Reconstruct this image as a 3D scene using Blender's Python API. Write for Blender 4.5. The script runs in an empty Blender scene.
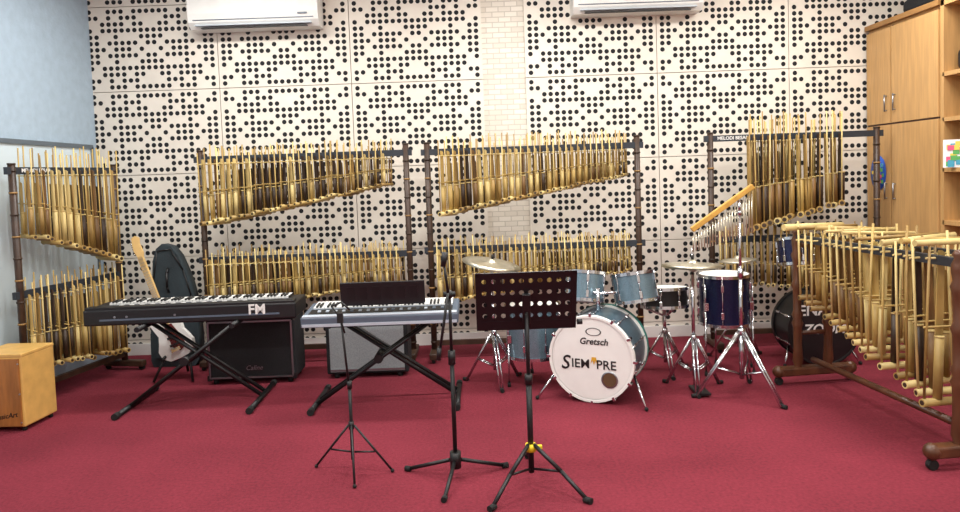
import bpy, math, random
from mathutils import Matrix, Vector, Euler
random.seed(7)
scene=bpy.context.scene
scene.view_settings.view_transform='Standard'
scene.view_settings.look='None'
scene.view_settings.exposure=0.0
R=math.radians
def T(x,y,z): return Matrix.Translation((x,y,z))
def RX(a): return Matrix.Rotation(R(a),4,'X')
def RY(a): return Matrix.Rotation(R(a),4,'Y')
def RZ(a): return Matrix.Rotation(R(a),4,'Z')
def lin(c): return c/12.92 if c<=0.04045 else ((c+0.055)/1.055)**2.4
def C(r,g,b): return (lin(r/255),lin(g/255),lin(b/255),1)
# ---------------------------------------------------------------- materials
def mat(name,col,rough=.5,metal=0,var=0,scale=8,stretch=(1,1,1),bump=0,bscale=60,spec=None,emit=0):
    m=bpy.data.materials.new(name); m.use_nodes=True
    nt=m.node_tree; p=nt.nodes['Principled BSDF']
    p.inputs['Base Color'].default_value=col
    p.inputs['Roughness'].default_value=rough
    p.inputs['Metallic'].default_value=metal
    if spec is not None: p.inputs['Specular IOR Level'].default_value=spec
    if emit:
        p.inputs['Emission Color'].default_value=col
        p.inputs['Emission Strength'].default_value=emit
    tc=nt.nodes.new('ShaderNodeTexCoord'); mp=nt.nodes.new('ShaderNodeMapping')
    mp.inputs['Scale'].default_value=stretch
    nt.links.new(tc.outputs['Object'],mp.inputs['Vector'])
    n=nt.nodes.new('ShaderNodeTexNoise'); n.inputs['Scale'].default_value=scale; n.inputs['Detail'].default_value=4
    nt.links.new(mp.outputs['Vector'],n.inputs['Vector'])
    rp=nt.nodes.new('ShaderNodeValToRGB')
    v=var if var else .04
    rp.color_ramp.elements[0].position=.3; rp.color_ramp.elements[1].position=.7
    rp.color_ramp.elements[0].color=tuple(c*(1-v) for c in col[:3])+(1,)
    rp.color_ramp.elements[1].color=tuple(min(1,c*(1+v)) for c in col[:3])+(1,)
    nt.links.new(n.outputs['Fac'],rp.inputs['Fac']); nt.links.new(rp.outputs['Color'],p.inputs['Base Color'])
    if bump:
        n2=nt.nodes.new('ShaderNodeTexNoise'); n2.inputs['Scale'].default_value=bscale; n2.inputs['Detail'].default_value=3
        nt.links.new(mp.outputs['Vector'],n2.inputs['Vector'])
        bm=nt.nodes.new('ShaderNodeBump'); bm.inputs['Strength'].default_value=bump; bm.inputs['Distance'].default_value=.01
        nt.links.new(n2.outputs['Fac'],bm.inputs['Height']); nt.links.new(bm.outputs['Normal'],p.inputs['Normal'])
    return m
BAM=[mat('bamboo_a',C(206,184,122),.5,var=.25,scale=9,stretch=(1,1,.5)),
     mat('bamboo_b',C(180,152,88),.5,var=.3,scale=9,stretch=(1,1,.5)),
     mat('bamboo_c',C(150,120,64),.5,var=.35,scale=9,stretch=(1,1,.5)),
     mat('bamboo_d',C(112,82,44),.5,var=.35,scale=9,stretch=(1,1,.5))]
BDARK=mat('bamboo_dark',C(54,38,24),.5,var=.4,scale=14)
POST=mat('post_brown',C(60,42,30),.45,var=.35,scale=14)
POSTN=mat('post_node',C(150,116,66),.5,var=.2)
TURN=mat('turned_wood',C(88,54,34),.35,var=.35,scale=18,stretch=(1,1,.2))
BEAM=mat('beam_slate',C(40,46,54),.5)
WHITE=mat('white_paint',C(230,230,226),.5)
BLACK=mat('black_plastic',C(20,20,22),.45)
BLACKM=mat('black_metal',C(13,14,16),.45)
CLOTH=mat('black_cloth',C(24,26,30),.9,var=.3,bump=.3,bscale=200)
BAGM=mat('bag_nylon',C(40,52,58),.7,var=.25,bump=.2)
GREY=mat('grey_plastic',C(86,98,112),.4)
LGREY=mat('light_grey_plastic',C(178,188,198),.4)
SILV=mat('silver_grill',C(142,152,154),.45,metal=.2,var=.15,scale=120)
CHROME=mat('chrome',C(205,208,212),.18,metal=1)
STEEL=mat('steel',C(150,152,156),.3,metal=.9)
CYM=mat('cymbal_bronze',C(206,200,180),.3,metal=.8,var=.15)
TEAL=mat('teal_sparkle',C(112,136,148),.25,metal=.45,var=.35,scale=260)
TEALD=mat('dark_teal_shell',C(76,98,110),.3,metal=.35,var=.35,scale=200)
BLUE=mat('dark_blue_shell',C(22,28,62),.25,metal=.3,var=.3,scale=120)
HEAD=mat('drum_head',C(234,235,230),.5)
AQUA=mat('aqua_rim',C(36,120,112),.4)
WOOD=mat('cabinet_wood',C(192,150,96),.45,var=.12,scale=5,stretch=(8,8,.7))
WOODE=mat('cabinet_edge',C(156,114,64),.5,var=.1)
CAJ=mat('cajon_front',C(156,100,46),.4,var=.25,scale=6,stretch=(6,6,.8))
CAJF=mat('cajon_frame',C(204,162,90),.4,var=.12,scale=6,stretch=(2,2,2))
GOLDW=mat('golden_wood',C(206,160,76),.35,var=.15,scale=20)
YEL=mat('yellow_plastic',C(232,205,40),.4)
ROSE=mat('rosewood',C(70,40,28),.5,var=.2)
MAPLE=mat('maple',C(214,178,116),.4,var=.1)
GRED=mat('guitar_red',C(100,20,26),.25)
RUB=mat('rubber',C(16,16,16),.8)
# ---------------------------------------------------------------- builder
class B:
    def __init__(s,name,loc=(0,0,0),rz=0):
        s.name=name; s.loc=loc; s.rz=rz; s.V=[];s.F=[];s.I=[];s.S=[];s.m=[];s.M=Matrix.Identity(4)
    def mi(s,m):
        if m not in s.m: s.m.append(m)
        return s.m.index(m)
    def add(s,vs,fs,m,sm=False,M=None):
        o=len(s.V); X=s.M@M if M is not None else s.M
        s.V+= [tuple(X@Vector(v)) for v in vs]
        k=s.mi(m)
        for i,f in enumerate(fs):
            s.F.append([o+j for j in f]); s.I.append(k)
            s.S.append(sm[i] if isinstance(sm,list) else sm)
    def cyl(s,p0,p1,r,m,r1=None,n=10,caps=True):
        p0=Vector(p0);p1=Vector(p1); r1=r if r1 is None else r1
        d=(p1-p0)
        if d.length<1e-6: return
        q=d.to_track_quat('Z','Y').to_matrix()
        vs=[]
        for p,rr in((p0,r),(p1,r1)):
            for i in range(n):
                a=2*math.pi*i/n; vs.append(p+q@Vector((rr*math.cos(a),rr*math.sin(a),0)))
        fs=[[i,(i+1)%n,n+(i+1)%n,n+i] for i in range(n)]; sm=[True]*n
        if caps: fs+=[list(range(n))[::-1],list(range(n,2*n))]; sm+=[False,False]
        s.add(vs,fs,m,sm)
    def path(s,pts,r,m,n=8):
        for a,b in zip(pts,pts[1:]): s.cyl(a,b,r,m,n=n)
        for p in pts[1:-1]: s.ball(p,r,m,n=8)
    def box(s,c,sz,m,M=None,bev=0):
        x,y,z=c;a,b_,d=sz[0]/2,sz[1]/2,sz[2]/2
        if not bev:
            vs=[(x+i*a,y+j*b_,z+k*d) for k in(-1,1) for j in(-1,1) for i in(-1,1)]
            s.add(vs,[[0,2,3,1],[4,5,7,6],[0,1,5,4],[2,6,7,3],[0,4,6,2],[1,3,7,5]],m,False,M)
        else:
            import bmesh
            bm=bmesh.new(); bmesh.ops.create_cube(bm,size=1)
            for v in bm.verts: v.co=Vector((v.co.x*sz[0],v.co.y*sz[1],v.co.z*sz[2]))+Vector(c)
            bmesh.ops.bevel(bm,geom=bm.edges[:]+bm.verts[:],offset=bev,segments=3,profile=.5,affect='EDGES')
            bm.verts.index_update()
            s.add([v.co.copy() for v in bm.verts],[[v.index for v in f.verts] for f in bm.faces],m,False,M); bm.free()
    def ball(s,p,r,m,n=12,sc=(1,1,1)):
        k=max(4,n//2); prof=[(r*math.sin(math.pi*i/k),-r*math.cos(math.pi*i/k)) for i in range(k+1)]
        s.lathe(prof,m,n,M=T(*p)@Matrix.Diagonal((*sc,1)))
    def lathe(s,prof,m,n=24,M=None,smooth=True):
        vs=[];fs=[]
        for r,z in prof:
            for i in range(n):
                a=2*math.pi*i/n; vs.append((r*math.cos(a),r*math.sin(a),z))
        for k in range(len(prof)-1):
            for i in range(n):
                j=(i+1)%n; fs.append([k*n+i,k*n+j,(k+1)*n+j,(k+1)*n+i])
        s.add(vs,fs,m,smooth,M)
    def prism(s,ol,y0,y1,m,M=None,sm=False):
        n=len(ol); vs=[(x,y0,z) for x,z in ol]+[(x,y1,z) for x,z in ol]
        fs=[list(range(n)),list(range(n,2*n))[::-1]]+[[i,n+i,n+(i+1)%n,(i+1)%n] for i in range(n)]
        s.add(vs,fs,m,[False,False]+[sm]*n,M)
    def text(s,t,size,m,M,ext=.001,shear=0,bold=0):
        cu=bpy.data.curves.new('t','FONT'); cu.body=t; cu.size=size; cu.align_x='CENTER'; cu.align_y='CENTER'; cu.extrude=ext; cu.shear=shear; cu.resolution_u=3; cu.offset=bold
        o=bpy.data.objects.new('t',cu); scene.collection.objects.link(o)
        dg=bpy.context.evaluated_depsgraph_get(); me=bpy.data.meshes.new_from_object(o.evaluated_get(dg))
        s.add([v.co.copy() for v in me.vertices],[list(p.vertices) for p in me.polygons],m,False,M)
        bpy.data.objects.remove(o); bpy.data.meshes.remove(me)
    def build(s):
        me=bpy.data.meshes.new(s.name); me.from_pydata(s.V,[],s.F)
        for m in s.m: me.materials.append(m)
        me.polygons.foreach_set('material_index',s.I); me.polygons.foreach_set('use_smooth',s.S); me.update()
        o=bpy.data.objects.new(s.name,me); scene.collection.objects.link(o)
        o.location=s.loc; o.rotation_euler=(0,0,R(s.rz)); return o
# ---------------------------------------------------------------- room
XL,XR,YB,YF,H=-3.36,4.05,6.2,-1.6,3.35
carpet=mat('carpet_red',C(120,44,56),.95,var=.16,scale=1.4,bump=.5,bscale=150,spec=.15)
nt=carpet.node_tree; p=nt.nodes['Principled BSDF']
tc=nt.nodes.new('ShaderNodeTexCoord'); nf=nt.nodes.new('ShaderNodeTexNoise'); nf.inputs['Scale'].default_value=60; nf.inputs['Detail'].default_value=3
mx=nt.nodes.new('ShaderNodeMix'); mx.data_type='RGBA'; mx.blend_type='MULTIPLY'; mx.inputs['Factor'].default_value=.5
rr=nt.nodes.new('ShaderNodeValToRGB'); rr.color_ramp.elements[0].color=(.6,.6,.6,1); rr.color_ramp.elements[1].color=(1.3,1.3,1.3,1)
rr.color_ramp.elements[0].position=.3; rr.color_ramp.elements[1].position=.7
nt.links.new(tc.outputs['Object'],nf.inputs['Vector']); nt.links.new(nf.outputs['Fac'],rr.inputs['Fac'])
src=p.inputs['Base Color'].links[0].from_socket
nt.links.new(src,mx.inputs['A']); nt.links.new(rr.outputs['Color'],mx.inputs['B']); nt.links.new(mx.outputs['Result'],p.inputs['Base Color'])
WALLP=mat('wall_panel',C(223,216,204),.6,var=.04,scale=6)
HOLE=mat('panel_hole',C(26,27,30),.9)
WALLG=mat('wall_bluegrey',C(166,186,202),.7,var=.06,scale=14,bump=.4,bscale=40)
WALLR=mat('wall_plain',C(225,222,216),.7)
CEIL=mat('ceiling_white',C(235,235,232),.8)
BRICK=mat('white_brick',C(236,233,226),.7,var=.04)
nt=BRICK.node_tree; p=nt.nodes['Principled BSDF']
bt=nt.nodes.new('ShaderNodeTexBrick'); bt.inputs['Scale'].default_value=1; bt.inputs['Brick Width'].default_value=.11; bt.inputs['Row Height'].default_value=.045; bt.inputs['Mortar Size'].default_value=.004
bt.inputs['Color1'].default_value=C(230,224,212); bt.inputs['Color2'].default_value=C(212,205,192); bt.inputs['Mortar'].default_value=C(194,187,175)
tc=nt.nodes.new('ShaderNodeTexCoord'); sp=nt.nodes.new('ShaderNodeSeparateXYZ'); cb=nt.nodes.new('ShaderNodeCombineXYZ')
nt.links.new(tc.outputs['Object'],sp.inputs[0]); nt.links.new(sp.outputs['X'],cb.inputs['X']); nt.links.new(sp.outputs['Z'],cb.inputs['Y']); nt.links.new(cb.outputs[0],bt.inputs['Vector']); nt.links.new(bt.outputs['Color'],p.inputs['Base Color'])
bb=nt.nodes.new('ShaderNodeBump'); bb.inputs['Strength'].default_value=.6; bb.inputs['Distance'].default_value=.01
nt.links.new(bt.outputs['Color'],bb.inputs['Height']); nt.links.new(bb.outputs['Normal'],p.inputs['Normal'])

b=B('floor'); b.box(((XL+XR)/2,(YB+YF)/2,-.05),(XR-XL+.4,YB-YF+.4,.1),carpet); b.build()
b=B('ceiling'); b.box(((XL+XR)/2,(YB+YF)/2,H+.05),(XR-XL+.4,YB-YF+.4,.1),CEIL); b.build()
b=B('wall_left'); b.box((XL-.05,(YB+YF)/2,H/2),(.1,YB-YF,H),WALLG); b.build()
b=B('wall_right'); b.box((XR+.05,(YB+YF)/2,H/2),(.1,YB-YF,H),WALLR); b.build()
b=B('wall_front'); b.box(((XL+XR)/2,YF-.05,H/2),(XR-XL,.1,H),WALLR); b.build()
b=B('wall_back')
b.box(((XL+XR)/2,YB+.08,H/2),(XR-XL,.1,H),BRICK)
bx0,bx1=.07,.44
PW,PH=1.158,.735
def panel(x0,x1,z0,z1):
    b.box(((x0+x1)/2,YB+.015,(z0+z1)/2),(x1-x0-.006,.03,z1-z0-.006),WALLP)
rowz=[-.60+.735*i for i in range(7)]
NC,NR=20,13
rp_=random.Random(21)
half=[[rp_.random() for _ in range(NC//2)] for _ in range(NR)]
def filled(i,j):
    ii=i if i<NC//2 else NC-1-i; jj=j if j<=NR//2 else NR-1-j
    d=(ii+jj)%4==0 or (ii-jj)%5==0
    return half[jj][ii]<(.9 if d else .58)
hv=[];hf=[]
def dots(x0,z0,wmax,zmin,zmax):
    px=PW/(NC+.8); pz=PH/(NR+.5)
    for i in range(NC):
        for j in range(NR):
            if not filled(i,j): continue
            x=x0+px*(i+.9); z=z0+pz*(j+.75)
            if x>wmax-.03 or z<zmin+.03 or z>zmax: continue
            n=10;o=len(hv)
            for k in range(n):
                a=2*math.pi*k/n; hv.append((x+.0205*math.cos(a),YB-.001,z+.0205*math.sin(a)))
            hf.append([o+k for k in range(n)])
cols=[bx0-PW*3+.0,bx0-PW*2,bx0-PW]; cr=[bx1,bx1+PW,bx1+2*PW,bx1+3*PW]
for z in rowz:
    z0,z1=max(z,0),min(z+PH,H)
    if z1-z0<.05: continue
    for x in cols:
        panel(x,x+PW,z0,z1); dots(x,z,x+PW,z0,z1)
    for x in cr:
        x1=min(x+PW,XR); panel(x,x1,z0,z1); dots(x,z,x1,z0,z1)
b.box(((XL+cols[0])/2,YB+.015,H/2),(cols[0]-XL+.001,.03,H),WALLP)
b.add(hv,hf,HOLE)
b.build()
b=B('baseboard_back'); b.box(((XL+bx0)/2,YB-.008,.05),(bx0-XL,.014,.1),WHITE); b.box(((XR+bx1)/2,YB-.008,.05),(XR-bx1,.014,.1),WHITE); b.build()
GL=mat('frosted_glass',C(206,222,230),.15,var=.05,scale=2)
FR=mat('window_frame',C(104,116,126),.4,metal=.4)
for k,(y0,y1) in enumerate([(1.2,2.8),(2.84,4.44),(4.48,6.1)]):
    b=B('window_%d'%(k+1))
    b.box((XL+.008,(y0+y1)/2,1.05),(.012,y1-y0-.04,1.6),GL)
    for z in(.24,1.86): b.box((XL+.014,(y0+y1)/2,z),(.028,y1-y0,.035),FR)
    for y in(y0+.012,y1-.012): b.box((XL+.014,y,1.05),(.028,.024,1.62),FR)
    b.build()
LM=mat('light_diffuser',(1,1,1,1),.5,emit=2.5)
for x in(-1.9,.4,2.6):
    for y in(.6,2.9,4.9):
        b=B('ceiling_light'); b.box((0,0,H-.02),(1.24,.34,.04),WHITE); b.box((0,0,H-.045),(1.16,.28,.012),LM); b.loc=(x,y,0); b.build()
        l=bpy.data.lights.new('tube','AREA'); l.shape='RECTANGLE'; l.size=1.15; l.size_y=.27; l.energy=46; l.color=(1,.985,.94)
        o=bpy.data.objects.new('tube_light',l); o.location=(x,y,H-.06); scene.collection.objects.link(o)
# ---------------------------------------------------------------- air conditioners
for x,zb in((-1.86,2.82),(1.40,2.84)):
    b=B('air_conditioner',(x,YB-.003,zb))
    prof=[(0,0),(0,.30),(-.17,.30),(-.205,.27),(-.215,.12),(-.20,.05),(-.15,.0)]
    b.prism([(-q[0],q[1]) for q in prof],-.55,.55,WHITE,M=RZ(-90))
    b.M=Matrix.Identity(4)
    b.box((0,-.206,.068),(1.02,.008,.006),GREY)
    b.box((0,-.172,.022),(.98,.09,.008),LGREY,M=None)
    b.box((0,-.155,.004),(.9,.06,.006),BLACK)
    b.box((.42,-.218,.10),(.08,.004,.012),GREY)
    b.build()
# ---------------------------------------------------------------- angklung
def halfpipe(b,x,z0,z1,r,m):
    vs=[]
    for z,rr,w in((z0,r,1.0),(z1-.01,r*.92,.9),(z1,r*.8,.5)):
        for k in range(6):
            a=math.pi*(k/5)*w+math.pi*(1-w)/2; vs.append((x+rr*math.cos(a),rr*math.sin(a)*1.0,z))
    fs=[[l*6+k,l*6+k+1,(l+1)*6+k+1,(l+1)*6+k] for l in range(2) for k in range(5)]
    b.add(vs,fs,m,True)
def ang(b,M,L,W,r,top,dark=.2,st=.0055):
    b.M=M
    mm=random.choice(BAM[:3]); tm=random.choice(BAM); t2=random.choice(BAM[1:])
    if random.random()<dark: tm=BDARK
    if random.random()<dark: t2=BDARK
    b.cyl((-W/2,0,-L),(W/2,0,-L),r*.95,mm,n=10)
    b.cyl((-W/2-.001,0,-L),(W/2+.001,0,-L),r*.6,BDARK,n=8)
    for xs in(-W/2+.012,W*.06,W/2-.012):
        b.cyl((xs,0,-L-.018),(xs+random.uniform(-.006,.006),0,top+random.uniform(-.03,.05)),st,random.choice(BAM[:3]),n=6)
    b.cyl((-W/2,.004,-.035),(W/2,.004,-.035),st*.9,BAM[0],n=6)
    b.cyl((-W/2,.004,-L*.5),(W/2,.004,-L*.5),st*.9,BAM[1],n=6)
    for xs,ln,m_,q in((-W*.23,.98*L,tm,1),(W*.28,.80*L,t2,.88)):
        zb=-L+r*.8; zm=zb+ln*.42
        b.cyl((xs,0,zb),(xs,0,zm),r*q,m_,n=10)
        b.cyl((xs,0,zm-.004),(xs,0,zm+.004),r*q*1.08,BAM[0],n=10)
        halfpipe(b,xs,zm,zb+ln,r*q,m_)
    b.M=Matrix.Identity(4)
def row(b,x0,x1,n,z,L0,L1,W0,W1,r0,r1,top,a,dark=.3,st=.005,yo=0):
    for i in range(n):
        t=i/(n-1)
        M=T(x0+(x1-x0)*t,yo,z)@RZ(a+random.uniform(-4,4))@RY(random.uniform(-1.5,1.5))@RX(random.uniform(-1,1))
        ang(b,M,L0+(L1-L0)*t+random.uniform(-.008,.008),W0+(W1-W0)*t,r0+(r1-r0)*t,top,dark,st)
def post(b,x,h,r=.024,foot=.36):
    b.cyl((x,0,.05),(x,0,h),r,POST,n=12)
    k=.14;i=0
    while k<h:
        b.cyl((x,0,k-.006),(x,0,k+.006),r*1.15,POSTN if i%2 else BDARK,n=12); k+=.15;i+=1
    b.cyl((x,0,h),(x,0,h+.012),r*1.1,BDARK,n=12)
    b.box((x,0,.055),(.06,foot,.05),POST,bev=.008)
    for y in(-foot*.43,foot*.43):
        b.cyl((x-.012,y,.022),(x+.012,y,.022),.022,RUB,n=12)
def rack(name,loc,rz,w,z1,z2,rows,h=1.77,label=None,lx=0,foot=.36):
    b=B(name,loc,rz)
    for x in(-w/2,w/2): post(b,x,h,foot=foot)
    for z in(z1,z2): b.box((0,-.0,z),(w+.1,.03,.05),BEAM)
    b.box((0,0,.13),(w,.03,.04),POST)
    if label:
        b.text(label,.038,WHITE,T(lx,-.017,z1)@RX(90),bold=.0006)
    for r_ in rows: row(b,**r_)
    return b.build()
rack('angklung_rack',(-1.43,5.74,0),0,1.68,1.705,.88,[
  dict(x0=-.77,x1=.68,n=30,z=1.70,L0=.52,L1=.25,W0=.24,W1=.15,r0=.020,r1=.012,top=.08,a=62,dark=.4),
  dict(x0=-.77,x1=.76,n=32,z=.88,L0=.40,L1=.24,W0=.20,W1=.13,r0=.018,r1=.011,top=.07,a=62)])
rack('angklung_rack',(.44,5.72,0),0,1.71,1.70,.90,[
  dict(x0=-.70,x1=.75,n=30,z=1.70,L0=.50,L1=.24,W0=.24,W1=.15,r0=.021,r1=.013,top=.09,a=62,dark=.3),
  dict(x0=-.76,x1=.76,n=32,z=.90,L0=.42,L1=.22,W0=.20,W1=.13,r0=.018,r1=.011,top=.07,a=62)])
rack('angklung_rack',(2.58,5.74,0),0,1.36,1.73,.90,[
  dict(x0=-.35,x1=.39,n=14,z=1.73,L0=.74,L1=.55,W0=.30,W1=.26,r0=.030,r1=.026,top=.15,a=62,dark=.6),
  dict(x0=-.60,x1=.55,n=22,z=.90,L0=.34,L1=.44,W0=.18,W1=.2,r0=.014,r1=.018,top=.08,a=62)],label='MELODI BESAR',lx=-.50)
rack('angklung_rack',(-3.07,5.24,0),79,.98,1.64,.79,[
  dict(x0=-.38,x1=.42,n=13,z=1.64,L0=.45,L1=.70,W0=.22,W1=.26,r0=.016,r1=.022,top=.13,a=70,dark=.25),
  dict(x0=-.44,x1=.42,n=14,z=.79,L0=.50,L1=.60,W0=.24,W1=.26,r0=.017,r1=.02,top=.08,a=70,dark=.25)],h=1.68,label='MELODI BESAR',lx=-.30,foot=.36)
b=B('bass_angklung_rack',(2.33,4.04,0),-84)
def turned(b,x,y,h):
    z=.07
    pts=[(.0,.032),(.03,.034),(.06,.024),(.09,.034),(.2,.027),(.33,.029),(.36,.038),(.39,.026),(.42,.038),(.45,.026),(.6,.028),(.63,.038),(.66,.024),(.8,.028),(.84,.038),(.87,.026),(.92,.033),(.95,.033)]
    b.lathe([(0,z)]+[(r_,z+t*(h-z)) for t,r_ in pts]+[(.02,h-.02),(.03,h),(.018,h+.02),(0,h+.025)],TURN,16,M=T(x,y,0))
LW=1.40
for sx in(-1,1):
    x=sx*LW/2
    for y in(-.12,.10): turned(b,x,y,1.04)
    b.box((x,-.0,.09),(.07,.56,.06),TURN,bev=.012)
    for y in(-.26,.26):
        b.ball((x,y,.09),.042,TURN); b.cyl((x-.014,y,.026),(x+.014,y,.026),.026,RUB,n=14); b.cyl((x,y,.04),(x,y,.07),.012,STEEL)
    b.cyl((x,-.12,.35),(x,.10,.35),.014,TURN); b.cyl((x,-.12,.95),(x,.10,.95),.018,TURN)
for y in(-.12,.10): b.box((0,y,1.0),(LW,.03,.045),BEAM)
b.cyl((-LW/2,-.01,.16),(LW/2,-.01,.16),.02,TURN,n=12)
for i in range(15):
    t=i/14
    M=T(-.57+1.13*t,-.02,1.04)@RZ(90+random.uniform(-12,12))@RY(random.uniform(-3,3))
    ang(b,M,.42+.34*t,.34,.018+.004*t,.05,.3,.0065)
for k in range(9):
    t=k/8; x=-.62+1.2*t
    b.cyl((x,-.24+random.uniform(-.03,.03),1.07+random.uniform(-.01,.03)),(x+random.uniform(-.08,.08),.2,1.06+random.uniform(0,.03)),random.choice((.010,.016,.024)),random.choice(BAM[:3]),n=10)
b.build()
# ---------------------------------------------------------------- cabinet
b=B('wooden_cabinet',(0,0,0))
X0,X1=3.43,4.04; ct=2.66
b.box(((X0+X1)/2+.01,5.69,ct/2),(X1-X0-.02,.98,ct-.02),WOOD)
dl=[(5.815,6.17),(5.21,5.805)]
for y0,y1 in dl:
    for z0,z1 in((.1,1.80),(1.815,2.60)):
        b.box((X0,(y0+y1)/2,(z0+z1)/2),(.02,y1-y0-.008,z1-z0),WOOD)
    b.box((X0+.008,y1,1.36),(.01,.012,2.5),ROSE)
b.box((X0+.006,5.69,1.8075),(.012,.96,.012),ROSE)
for y,z in((5.87,1.25),(5.75,1.25),(5.87,1.98),(5.75,1.98)):
    b.cyl((X0-.03,y,z-.07),(X0-.03,y,z+.07),.006,STEEL)
    for q in(-.06,.06): b.cyl((X0-.03,y,z+q),(X0-.005,y,z+q),.005,STEEL)
b.box(((X0+X1)/2,4.60,ct-.02),(X1-X0,1.2,.04),WOOD); b.box(((X0+X1)/2-.01,5.69,ct-.01),(X1-X0+.02,.98,.04),WOODE)
b.box(((X0+X1)/2,4.0,ct/2),(X1-X0,.04,ct),WOOD); b.box(((X0+X1)/2,5.185,ct/2),(X1-X0,.04,ct),WOOD)
b.box((X1-.01,4.6,ct/2),(.02,1.16,ct),WOODE)
for z in(.05,.55,1.03,1.42,1.79,2.12): b.box(((X0+X1)/2,4.6,z),(X1-X0,1.16,.03),WOOD)
b.build()
b=B('picture_card',(3.47,5.0,1.437)); 
cols_=[C(230,90,130),C(70,160,190),C(240,210,90),C(90,170,90),C(240,240,240)]
cm=[mat('print_%d'%i,c,.5) for i,c in enumerate(cols_)]
b.M=RZ(-35)
b.box((0,0,.10),(.26,.006,.2),cm[4])
for k in range(40): b.box((random.uniform(-.10,.10),-.004-.0001*k,.02+random.uniform(0,.16)),(.04,.002,.035),cm[k%4])
b.build()
b=B('storage_bag',(3.66,4.93,2.137)); b.box((0,0,.08),(.34,.40,.16),BLACK,bev=.04); b.cyl((-.1,-.1,.15),(-.1,.1,.15),.01,CLOTH); b.build()
b=B('file_box',(3.7,4.8,1.807)); b.box((0,0,.11),(.3,.3,.2),CLOTH,bev=.01); b.box((0,0,.215),(.31,.31,.02),BLACK); b.build()
b=B('file_box',(3.7,4.85,1.047)); b.box((0,0,.11),(.3,.3,.2),WOODE,bev=.01); b.box((0,0,.215),(.31,.31,.02),MAPLE); b.build()
b=B('door_sticker',(3.417,5.99,1.40)); b.M=RZ(-90)@Matrix.Identity(4)
b.lathe([(0,.0),(.115,.0),(.115,.002),(0,.002)],mat('badge_blue',C(40,90,190),.4),24,M=RX(90)@Matrix.Diagonal((1,1.3,1,1)))
for k in range(20): 
    a=k*2.4; q=math.sqrt((k+.5)/20); b.box((.085*math.cos(a)*q,-.003,.11*math.sin(a)*q),(.03,.002,.03),cm[k%5])
b.build()
b=B('equipment_bag',(3.72,5.62,2.682)); b.box((0,-.0,.07),(.36,.5,.14),CLOTH,bev=.05); b.box((-.02,-.28,.05),(.25,.2,.1),BLACK,bev=.04)
b.path([(-.1,-.1,.13),(-.1,-.06,.18),(-.1,.1,.18),(-.1,.14,.13)],.01,BLACK); b.build()
# ---------------------------------------------------------------- cajon
b=B('cajon',(-3.03,4.46,0),-4)
w,d,h=.32,.30,.48
b.box((0,0,h/2+.012),(w,d,h-.03),CAJF,bev=.012)
b.box((0,-d/2-.004,h/2+.01),(w-.03,.01,h-.06),CAJ)
b.box((0,0,h+.0),(w+.004,d+.004,.022),CAJF,bev=.006)
for x in(-.13,.13):
    for y in(-.12,.12): b.cyl((x,y,0),(x,y,.02),.014,RUB)
    for z in(.06,.24,.43): b.cyl((x+(.012 if x>0 else -.012),-d/2-.012,z),(x+(.012 if x>0 else -.012),-d/2-.006,z),.005,STEEL)
b.text('MusicArt',.045,BLACK,T(.035,-d/2-.0105,.10)@RX(90)@RZ(8),shear=.3)
b.build()
# ---------------------------------------------------------------- keyboards
def xstand(b,w,y0,y1,ztop,foot,off=0):
    yc=(y0+y1)/2
    for s_,yy in((1,yc-.06),(-1,yc+.06)):
        for dy in(-.045,.045):
            b.cyl((-s_*w*.5+off,yy+dy,.02),(s_*w*.36+off,yy+dy,ztop-.01),.014,BLACKM,n=10)
        b.cyl((-s_*w*.5+off,y0,.02),(-s_*w*.5+off,y1,.02),.018,BLACKM,n=10)
        for y in(y0,y1): b.cyl((-s_*w*.5+off,y-.02,.022),(-s_*w*.5+off,y+.03,.022),.022,RUB,n=10)
        b.cyl((s_*w*.36+off,yc-.2,ztop-.018),(s_*w*.36+off,yc+.2,ztop-.018),.018,BLACKM,n=10)
    b.cyl((off-.04,yc-.14,ztop*.55),(off-.04,yc+.14,ztop*.55),.03,BLACKM,n=12)
def keys(b,x0,x1,y0,y1,z):
    b.box(((x0+x1)/2,(y0+y1)/2,z),(x1-x0,y1-y0,.014),WHITE)
    n=int((x1-x0)/.0236); 
    for i in range(n):
        x=x0+(i+.5)*(x1-x0)/n
        b.box((x+.0118,(y0+y1)/2,z),(.0012,y1-y0+.001,.0155),BLACK)
        if i%7 not in(2,6): b.box((x+.0118,y0+.045,z+.012),(.012,.09,.012),BLACK)
b=B('digital_piano',(-1.99,4.86,0),2.0)
b.box((0,0,.628),(1.42,.34,.11),BLACK,bev=.012)
b.box((0,-.13,.688),(1.40,.07,.02),BLACKM,bev=.005)
keys(b,-.62,.62,.02,.165,.690)
b.box((0,-.06,.685),(1.30,.06,.006),GREY)
for k in range(14): b.box((-.5+k*.07,-.06,.691),(.03,.015,.006),WHITE)
b.box((0,-.171,.612),(1.2,.004,.012),GREY)
b.text('FM',.095,WHITE,T(.45,-.1725,.643)@RX(90),ext=.002,bold=.002)
for x in(-.5,-.42,-.1): b.cyl((x,-.172,.63),(x,-.168,.63),.008,STEEL)
xstand(b,.86,-.38,.22,.578,0,off=.0)
b.build()
b=B('keyboard_synthesizer',(-.66,4.56,0),0)
b.M=T(0,0,.62)@RX(5)
b.box((0,0,0),(1.0,.36,.07),GREY,bev=.012)
b.box((0,-.155,.037),(.98,.04,.010),LGREY,bev=.004)
b.box((0,-.181,-.018),(.98,.006,.018),LGREY)
b.box((0,-.07,.038),(.92,.10,.006),BLACKM)
for k in range(16): b.box((-.4+k*.053,-.07,.043),(.02,.03,.006),random.choice((LGREY,GREY)))
keys(b,-.46,.46,.02,.175,.036)
b.M=T(.02,-.10,.69)@RX(12)
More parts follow.
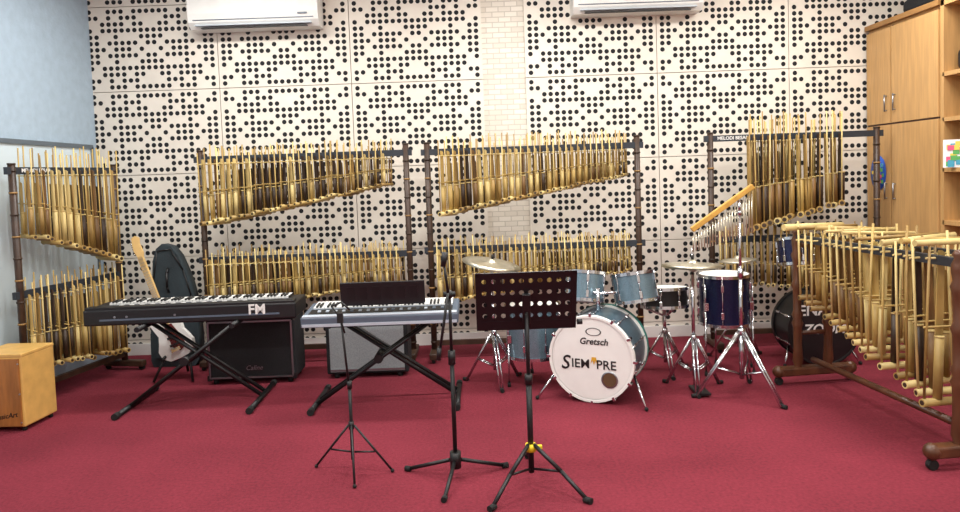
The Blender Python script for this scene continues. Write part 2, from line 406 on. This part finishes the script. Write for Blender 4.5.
b.box((0,0,.085),(.54,.012,.15),BLACK,bev=.005); b.box((0,.02,.008),(.52,.05,.012),BLACK)
for k in range(6): b.box((-.2+k*.08,-.008,.09),(.05,.003,.08),BLACKM)
b.M=Matrix.Identity(4)
xstand(b,.94,-.14,.36,.58,0,off=.0)
b.build()
# ---------------------------------------------------------------- amplifiers
b=B('guitar_amplifier',(-1.75,5.33,0),0)
b.box((0,0,.30),(.66,.30,.54),CLOTH,bev=.02)
b.box((0,-.152,.26),(.60,.008,.40),mat('amp_grill',C(22,23,26),.8,var=.5,scale=150))
for x in(-.31,.31): b.box((x,-.155,.26),(.012,.012,.42),STEEL)
for z in(.05,.47): b.box((0,-.155,z),(.62,.012,.012),STEEL)
b.box((0,-.153,.52),(.60,.01,.07),BLACKM)
for k in range(8): b.cyl((-.24+k*.06,-.18,.52),(-.24+k*.06,-.155,.52),.013,STEEL)
b.text('Caline',.05,STEEL,T(.02,-.158,.12)@RX(90),shear=.3)
for x in(-.28,.28):
    for y in(-.12,.12): b.cyl((x,y,0),(x,y,.035),.02,RUB)
    b.box((x*1.13,-.14,.05),(.03,.04,.04),BLACK); b.box((x*1.13,-.14,.55),(.03,.04,.04),BLACK)
b.build()
b=B('guitar_amplifier',(-.89,5.36,0),0)
b.box((0,0,.27),(.62,.26,.48),CLOTH,bev=.015)
b.box((0,-.132,.22),(.56,.008,.34),SILV)
b.box((0,-.133,.44),(.57,.01,.07),BLACKM)
b.text('SILVER CREST',.05,WHITE,T(0,-.139,.44)@RX(90),bold=.001)
b.box((0,-.137,.065),(.56,.01,.012),STEEL)
for x in(-.24,.24):
    for y in(-.1,.1): b.cyl((x,y,0),(x,y,.035),.02,RUB)
b.build()
# ---------------------------------------------------------------- electric guitar + gig bag
body=[(0,.0),(.09,.005),(.15,.05),(.165,.12),(.14,.19),(.115,.24),(.12,.30),(.15,.355),(.14,.40),(.11,.40),(.075,.36),(.04,.345),(-.035,.345),(-.07,.38),(-.10,.43),(-.14,.43),(-.155,.38),(-.135,.31),(-.115,.25),(-.135,.19),(-.165,.12),(-.15,.05),(-.09,.005)]
b=B('electric_guitar',(-2.39,5.36,0),0)
b.M=T(.04,0,.17)@RY(-23)@RX(-10)@Matrix.Diagonal((.86,1,.86,1))
b.prism(body,-.022,.022,WHITE)
pg=[(.03,.06),(.10,.09),(.08,.2),(.04,.32),(-.03,.32),(-.03,.22),(-.03,.12)]
b.prism(pg,-.026,-.0225,GRED)
for z in(.13,.2,.27): b.box((-.0,-.03,z),(.08,.012,.02),BLACK)
b.box((0,-.03,.085),(.085,.014,.03),CHROME)
for x,z in((.08,.12),(.1,.09)): b.cyl((x,-.036,z),(x,-.026,z),.012,BLACK)
b.box((0,-.02,.66),(.05,.02,.68),MAPLE); b.box((0,-.032,.65),(.052,.006,.66),MAPLE)
for k in range(18): b.box((0,-.036,.97-.64*(1-.5**(k/12))*1.0),(.052,.003,.003),STEEL)
b.prism([(-.025,.99),(.025,.99),(.04,1.03),(.035,1.12),(.05,1.17),(.02,1.2),(-.02,1.19),(-.04,1.08)],-.026,-.01,MAPLE)
for k in range(6): b.ball((-.045+.002*k,-.02,1.04+.024*k),.009,CHROME,n=8)
for k in range(6): b.cyl((-.018+.007*k,-.04,.085),(-.015+.006*k,-.037,1.0),.0008,STEEL,n=4)
b.M=Matrix.Identity(4)
b.path([(-.14,-.10,.01),(-.05,.08,.30)],.01,BLACKM); b.path([(.16,-.10,.01),(.06,.08,.30)],.01,BLACKM); b.path([(0,.20,.01),(-.02,.09,.42)],.01,BLACKM)
b.path([(-.08,.08,.20),(-.08,-.07,.17)],.011,RUB); b.path([(.12,.08,.20),(.12,-.07,.17)],.011,RUB); b.cyl((-.08,.08,.24),(.13,.08,.24),.012,BLACKM)
b.build()
b=B('gig_bag',(-2.60,5.80,0),0)
ol=[(-.15,.0),(.19,.0),(.225,.05),(.23,.25),(.215,.42),(.20,.55),(.17,.68),(.13,.80),(.08,.92),(.02,1.0),(-.05,1.02),(-.10,.98),(-.13,.88),(-.14,.70),(-.14,.55),(-.15,.42),(-.17,.25),(-.17,.05)]
b.M=RX(-3)
b.prism(ol,-.06,.06,BAGM,sm=True)
b.prism([(x*.7,.08+z*.34) for x,z in ol],-.09,-.06,BAGM)
b.path([(.19,-.062,.55),(.12,-.064,.80),(.02,-.064,.975),(-.09,-.064,.96),(-.13,-.062,.70)],.006,BLACK,n=6)
b.path([(0,-.07,.62),(0,-.1,.66),(0,-.1,.78),(0,-.07,.82)],.010,BLACK)
b.build()
# ---------------------------------------------------------------- drums
def drum(b,M,r,h,shell,hoop=CHROME,nl=8,top=HEAD,bot=HEAD,hw=.022):
    O=b.M; b.M=O@M
    b.lathe([(r,-h/2),(r,h/2)],shell,40)
    b.lathe([(0,h/2+.004),(r*.97,h/2+.004),(r*1.0,h/2)],top,40,smooth=False)
    b.lathe([(0,-h/2-.004),(r*.97,-h/2-.004),(r*1.0,-h/2)],bot,40,smooth=False)
    for s_ in(-1,1):
        z=s_*(h/2-hw*.25)
        b.lathe([(r*1.0,z-hw/2),(r*1.05,z-hw/2),(r*1.05,z+hw/2),(r*1.0,z+hw/2),(r*.98,z+hw/2-.002)],hoop,40,smooth=False)
    for k in range(nl):
        a=2*math.pi*(k+.5)/nl; c,s=math.cos(a),math.sin(a)
        b.cyl((r*1.04*c,r*1.04*s,-h/2),(r*1.04*c,r*1.04*s,h/2),.0035,CHROME,n=6)
        for z in(-h*.27,h*.27): b.box((0,0,0),(.02,.02,min(.05,h*.25)),CHROME,M=T(r*1.02*c,r*1.02*s,z)@Matrix.Rotation(a,4,'Z'),bev=.004)
    b.M=O
def tripod(b,x,y,hub,spread,rot,m=CHROME,r=.009,double=True,low=None,zf=.012):
    low=hub*.35 if low is None else low
    for k in range(3):
        a=R(rot+120*k); c,s=math.cos(a),math.sin(a)
        for q in((-.012,.012) if double else(0,)):
            ox,oy=-s*q,c*q
            b.cyl((x+ox+c*.02,y+oy+s*.02,hub),(x+ox+c*spread,y+oy+s*spread,zf),r*.8 if double else r,m,n=8)
            b.cyl((x+ox+c*.015,y+oy+s*.015,low),(x+ox+c*spread*.55,y+oy+s*spread*.55,zf+(hub-zf)*.45),r*.6,m,n=6)
        b.cyl((x+c*spread*.96,y+s*spread*.96,.014),(x+c*(spread+.03),y+s*(spread+.03),.014),.014,RUB,n=8)
    b.cyl((x,y,low-.03),(x,y,hub+.03),r*1.5,m,n=12)
    b.cyl((x,y,hub-.01),(x,y,hub+.03),r*2.2,m,n=12)
def cymbal(b,M,r,m=CYM):
    b.lathe([(.006,.032),(r*.10,.030),(r*.17,.016),(r*.2,.010),(r*.6,.002),(r,-.008),(r*.6,-.001),(r*.2,.007),(r*.1,.026)],m,40,M=M)
    b.cyl(tuple((M@Vector((0,0,.03)))),tuple((M@Vector((0,0,.06)))),.010,BLACK)
b=B('bass_drum',(.685,4.47,0),0)
th=25; c,s=math.cos(R(th)),math.sin(R(th)); hd=.40; rb=.27
ctr=Vector((s*hd/2,c*hd/2,rb*1.06+.002))
BM=Matrix(((c,0,-s,ctr.x),(-s,0,-c,ctr.y),(0,1,0,ctr.z),(0,0,0,1)))
drum(b,BM,rb,hd,TEALD,hoop=HEAD,nl=10,hw=.04)
b.M=BM
zz=hd/2+.006
b.text('IEM',.082,BLACK,T(-.07,-.035,zz),bold=.0008); b.text('PRE',.082,BLACK,T(.10,-.035,zz),bold=.0008)
b.text('S',.13,BLACK,T(-.175,-.035,zz),shear=.2,bold=.001)
b.text('Gretsch',.058,BLACK,T(0.02,.115,zz),shear=.2,bold=.001)
b.lathe([(.045,zz),(.052,zz),(.052,zz+.001),(.045,zz+.001)],BLACK,20,M=T(.02,.18,0)@Matrix.Diagonal((1,.5,1,1)))
b.lathe([(.045,zz+.001),(.054,zz+.001),(.054,zz+.003),(.045,zz+.003)],STEEL,24,M=T(.12,-.125,0))
b.lathe([(0,zz+.0015),(.046,zz+.0015)],mat('port_hole',C(92,66,40),.8),24,M=T(.12,-.125,0))
b.prism([(-.02,0),(.02,0),(.03,.06),(.012,.03),(0,.07),(-.012,.03),(-.03,.06)],-.001,.001,mat('crown_gold',C(210,160,50),.4),M=T(.02,.015,zz+.002)@RX(-90)@Matrix.Diagonal((.7,1,-.7,1)))
for k in range(24):
    a=2*math.pi*k/24
    if k%2==0: b.box((0,0,0),(.03,.02,.045),CHROME,M=Matrix.Rotation(a,4,'Z')@T(rb*1.06,0,hd/2-.012),bev=.004)
b.lathe([(rb*1.0,-hd/2-.02),(rb*1.065,-hd/2-.02),(rb*1.065,-hd/2+.012),(rb*1.0,-hd/2+.012)],AQUA,40,smooth=False)
b.M=Matrix.Identity(4)
for sx in(-1,1):
    p=BM@Vector((sx*rb*.92,-rb*.35,hd/2-.10)); q=BM@Vector((sx*(rb+.09),-rb*1.06,hd/2+.05)); q.z=.008
    b.path([tuple(p),tuple(q)],.009,CHROME); b.ball(tuple(q+Vector((0,0,.006))),.013,RUB)
pm=BM@Vector((0,rb,0)); b.cyl(tuple(pm-Vector((0,0,.02))),tuple(pm+Vector((0,0,.16))),.014,CHROME)
t1=Vector((.025,.37,.70)); t2=Vector((.365,.33,.69))
for t in(t1,t2): b.path([tuple(pm+Vector((0,0,.12))),tuple(t-Vector((0,0,.02)))],.010,CHROME)
drum(b,T(*t1)@RX(-12)@RY(6),.135,.20,TEAL,nl=6)
drum(b,T(*t2)@RX(-10)@RY(-6),.145,.20,TEAL,nl=6)
b.build()
def floortom(name,loc,r,h,zb,shell):
    b=B(name,loc)
    drum(b,T(0,0,zb+h/2),r,h,shell,nl=8)
    for k in range(3):
        a=R(210+120*k); x,y=(r+.02)*math.cos(a),(r+.02)*math.sin(a)
        b.cyl((x,y,zb+.1),(x*1.02,y*1.02,.015),.007,CHROME); b.box((x*.96,y*.96,zb+.14),(.03,.03,.06),CHROME,bev=.005)
        b.path([(x,y,zb+.3),(x,y,zb+.1)],.007,CHROME); b.cyl((x*1.02,y*1.02,0),(x*1.02,y*1.02,.03),.012,RUB)
    b.build()
floortom('floor_tom',(.35,4.98,0),.19,.36,.20,TEAL)
floortom('floor_tom',(1.76,5.07,0),.175,.36,.36,BLUE)
b=B('snare_drum',(1.33,5.10,0)); drum(b,T(0,0,.56)@RX(-5),.165,.14,BLACK,nl=8)
tripod(b,0,0,.30,.19,30); b.cyl((0,0,.28),(0,0,.48),.012,CHROME)
for k in range(3):
    a=R(30+120*k); b.path([(0,0,.42),(.15*math.cos(a),.15*math.sin(a),.47),(.17*math.cos(a),.17*math.sin(a),.51)],.008,CHROME)
b.build()
b=B('hi_hat_cymbals',(1.42,4.70,0))
tripod(b,0,0,.34,.20,-100); b.cyl((0,0,.3),(0,0,.78),.012,CHROME); b.cyl((0,0,.7),(0,0,.96),.004,CHROME)
cymbal(b,T(0,0,.85)@RY(2),.205); cymbal(b,T(0,0,.83)@RX(180),.205)
b.box((0,-.11,.02),(.09,.20,.012),BLACKM); b.cyl((0,0,.03),(0,-.18,.05),.006,CHROME)
b.cyl((0,0,.0),(0,0,.3),.008,CHROME)
b.build()
b=B('crash_cymbal',(.07,4.98,0))
tripod(b,0,0,.36,.22,-80); b.cyl((0,0,.3),(0,0,.66),.012,CHROME); b.cyl((0,0,.6),(0,0,.90),.008,CHROME); cymbal(b,T(0,0,.87)@RY(11)@RX(6),.215); b.cyl((0,0,.58),(0,0,.63),.018,CHROME)
b.build()
b=B('ride_cymbal',(1.98,5.38,0))
tripod(b,0,0,.36,.22,-90); b.cyl((0,0,.3),(0,0,.78),.010,CHROME); cymbal(b,T(0,0,.78)@RY(-4),.15)
b.build()
b=B('bar_chimes',(1.67,4.50,0))
tripod(b,0,0,.42,.30,-60,r=.011); b.cyl((0,0,.35),(0,0,.8),.013,CHROME); b.cyl((0,0,.75),(0,0,1.2),.010,CHROME)
b.cyl((0,0,.78),(0,0,.84),.02,CHROME); b.ball((0,0,1.2),.022,CHROME)
pL=Vector((-.31,.0,1.10)); pR=Vector((.09,.0,1.37)); d=(pR-pL)
b.cyl((0,0,1.2),(0,.0,1.28),.012,CHROME)
ang_=math.degrees(math.atan2(d.z,d.x))
b.box((0,0,0),(d.length,.03,.035),GOLDW,M=T(*((pL+pR)/2))@RY(-ang_),bev=.006)
for k in range(22):
    t=(k+.5)/22; p=pL+d*t; L=.10+.16*t
    b.cyl((p.x,p.y,p.z-.02),(p.x,p.y,p.z-.05),.001,BLACK,n=4); b.cyl((p.x,p.y,p.z-.045),(p.x,p.y,p.z-.045-L),.0045,CYM,n=8)
b.build()
b=B('black_bass_drum',(2.50,5.24,0))
MM=Matrix(((1,0,0,0),(0,0,-1,0),(0,1,0,.275),(0,0,0,1)))
HB=mat('black_head',C(20,20,22),.35)
drum(b,MM,.255,.28,BLACK,hoop=BLACKM,top=HB,bot=HB,nl=8,hw=.035)
b.text('ENA',.11,WHITE,T(-.08,-.149,.42)@RX(90),bold=.002); b.text('ZOOM',.10,WHITE,T(-.0,-.149,.28)@RX(90),shear=.2,bold=.002)
for sx in(-1,1): b.path([(sx*.22,-.05,.14),(sx*.28,-.12,.012)],.009,CHROME); b.ball((sx*.28,-.12,.013),.013,RUB)
drum(b,T(-.12,.05,.84)@RX(-10),.12,.2,BLUE,nl=6); drum(b,T(.17,.05,.84)@RX(-10),.12,.2,BLUE,nl=6)
b.cyl((0,.05,.52),(0,.05,.78),.014,CHROME); b.cyl((-.15,.05,.76),(.15,.05,.76),.012,CHROME)
b.build()
# ---------------------------------------------------------------- front stands
b=B('music_stand',(.205,3.31,0))
for a_ in(-128,-42,90):
    a=R(a_); c,s=math.cos(a),math.sin(a); sp_=.32
    b.path([(c*.02,s*.02,.20),(c*sp_*.55,s*sp_*.55,.11),(c*sp_,s*sp_,.012)],.010,BLACKM); b.cyl((c*(sp_-.02),s*(sp_-.02),.014),(c*(sp_+.02),s*(sp_+.02),.014),.015,RUB)
    b.cyl((c*.015,s*.015,.08),(c*sp_*.55,s*sp_*.55,.11),.006,BLACKM)
b.cyl((0,0,.06),(0,0,.5),.014,BLACKM); b.cyl((0,0,.45),(0,-.0,.84),.010,BLACKM); b.cyl((0,0,.165),(0,0,.20),.026,YEL,n=14); b.box((.03,0,.182),(.05,.02,.02),YEL,bev=.004)
b.cyl((0,0,.49),(0,0,.54),.019,BLACKM)
b.M=T(0,.0,.89)@RX(20)
nx,nz=10,4; cw,ch=.44/nx,.25/nz
for i in range(nx):
    for j in range(nz):
        cx=-.22+cw*(i+.5); cz=-.105+ch*(j+.5)
        hx,hz=cw/2,ch/2
        outer=[(hx,0),(hx,hz),(0,hz),(-hx,hz),(-hx,0),(-hx,-hz),(0,-hz),(hx,-hz)]
        inn=[(.0125*math.cos(k*math.pi/4),.0125*math.sin(k*math.pi/4)) for k in range(8)]
        vs=[(cx+x,0,cz+z) for x,z in outer]+[(cx+x,0,cz+z) for x,z in inn]
        b.add(vs,[[k,(k+1)%8,8+(k+1)%8,8+k] for k in range(8)],BLACKM)
b.box((0,0,-.128),(.48,.004,.048),BLACKM); b.box((0,0,.152),(.48,.006,.016),BLACKM)
for x in(-.23,.23): b.box((x,0,.02),(.02,.006,.27),BLACKM)
b.box((0,.03,-.152),(.48,.06,.005),BLACKM); b.box((0,.06,-.144),(.48,.004,.02),BLACKM)
b.box((0,-.014,-.03),(.04,.02,.16),BLACKM,bev=.004); b.cyl((.245,-.0,-.12),(.27,0,-.12),.014,BLACK)
b.build()
b=B('microphone_stand',(-.165,3.42,0))
for a_ in(-100,20,160):
    a=R(a_); c,s=math.cos(a),math.sin(a)
    b.path([(c*.03,s*.03,.085),(c*.26,s*.26,.014)],.010,BLACKM); b.cyl((c*.25,s*.25,.014),(c*.28,s*.28,.014),.014,RUB)
b.cyl((0,0,.05),(0,0,.13),.028,BLACKM,n=14); b.cyl((0,0,.08),(0,0,.60),.011,BLACKM); b.cyl((0,0,.57),(0,0,.64),.018,BLACK); b.cyl((0,0,.6),(0,0,.92),.008,BLACKM)
b.ball((0,0,.92),.022,BLACK); b.cyl((-.03,0,.92),(.03,0,.92),.014,BLACK)
b.path([(-.06,-.02,.62),(-.005,-.02,.93),(-.02,-.02,1.08)],.007,BLACKM); b.cyl((-.065,-.02,.60),(-.058,-.02,.66),.012,BLACK)
b.cyl((-.025,-.02,1.06),(-.012,-.02,1.13),.013,BLACK,r1=.017)
b.build()
b=B('folding_music_stand',(-.70,3.54,0))
for a_ in(-78,-195,-10):
    a=R(a_+0); c,s=math.cos(a),math.sin(a)
    b.path([(c*.015,s*.015,.24),(c*.21,s*.21,.010)],.006,BLACKM); b.path([(c*.012,s*.012,.10),(c*.12,s*.12,.105)],.005,BLACKM); b.ball((c*.21,s*.21,.010),.010,RUB)
b.cyl((0,0,.06),(0,0,.45),.009,BLACKM); b.cyl((0,0,.4),(-.03,0,.82),.006,BLACKM); b.cyl((0,0,.22),(0,0,.26),.014,BLACK); b.cyl((0,0,.43),(0,0,.47),.013,BLACK)
b.path([(-.07,-.01,.86),(-.03,-.01,.80),(-.01,-.01,.72)],.005,BLACKM); b.path([(-.07,-.01,.86),(-.02,-.01,.88),(.02,-.01,.84)],.005,BLACKM); b.box((-.03,-.01,.80),(.03,.02,.05),BLACK)
b.build()
# ---------------------------------------------------------------- camera
cd=bpy.data.cameras.new('camera'); cam=bpy.data.objects.new('camera',cd); scene.collection.objects.link(cam)
cd.sensor_width=36; cd.lens=26.25; cd.shift_y=-.046; cd.clip_start=.05
cam.matrix_world=T(0,0,1.5)@RX(87)@RZ(-2)
scene.camera=cam
w=bpy.data.worlds.new('world'); scene.world=w; w.use_nodes=True
w.node_tree.nodes['Background'].inputs[0].default_value=(.8,.88,1,1); w.node_tree.nodes['Background'].inputs[1].default_value=.5
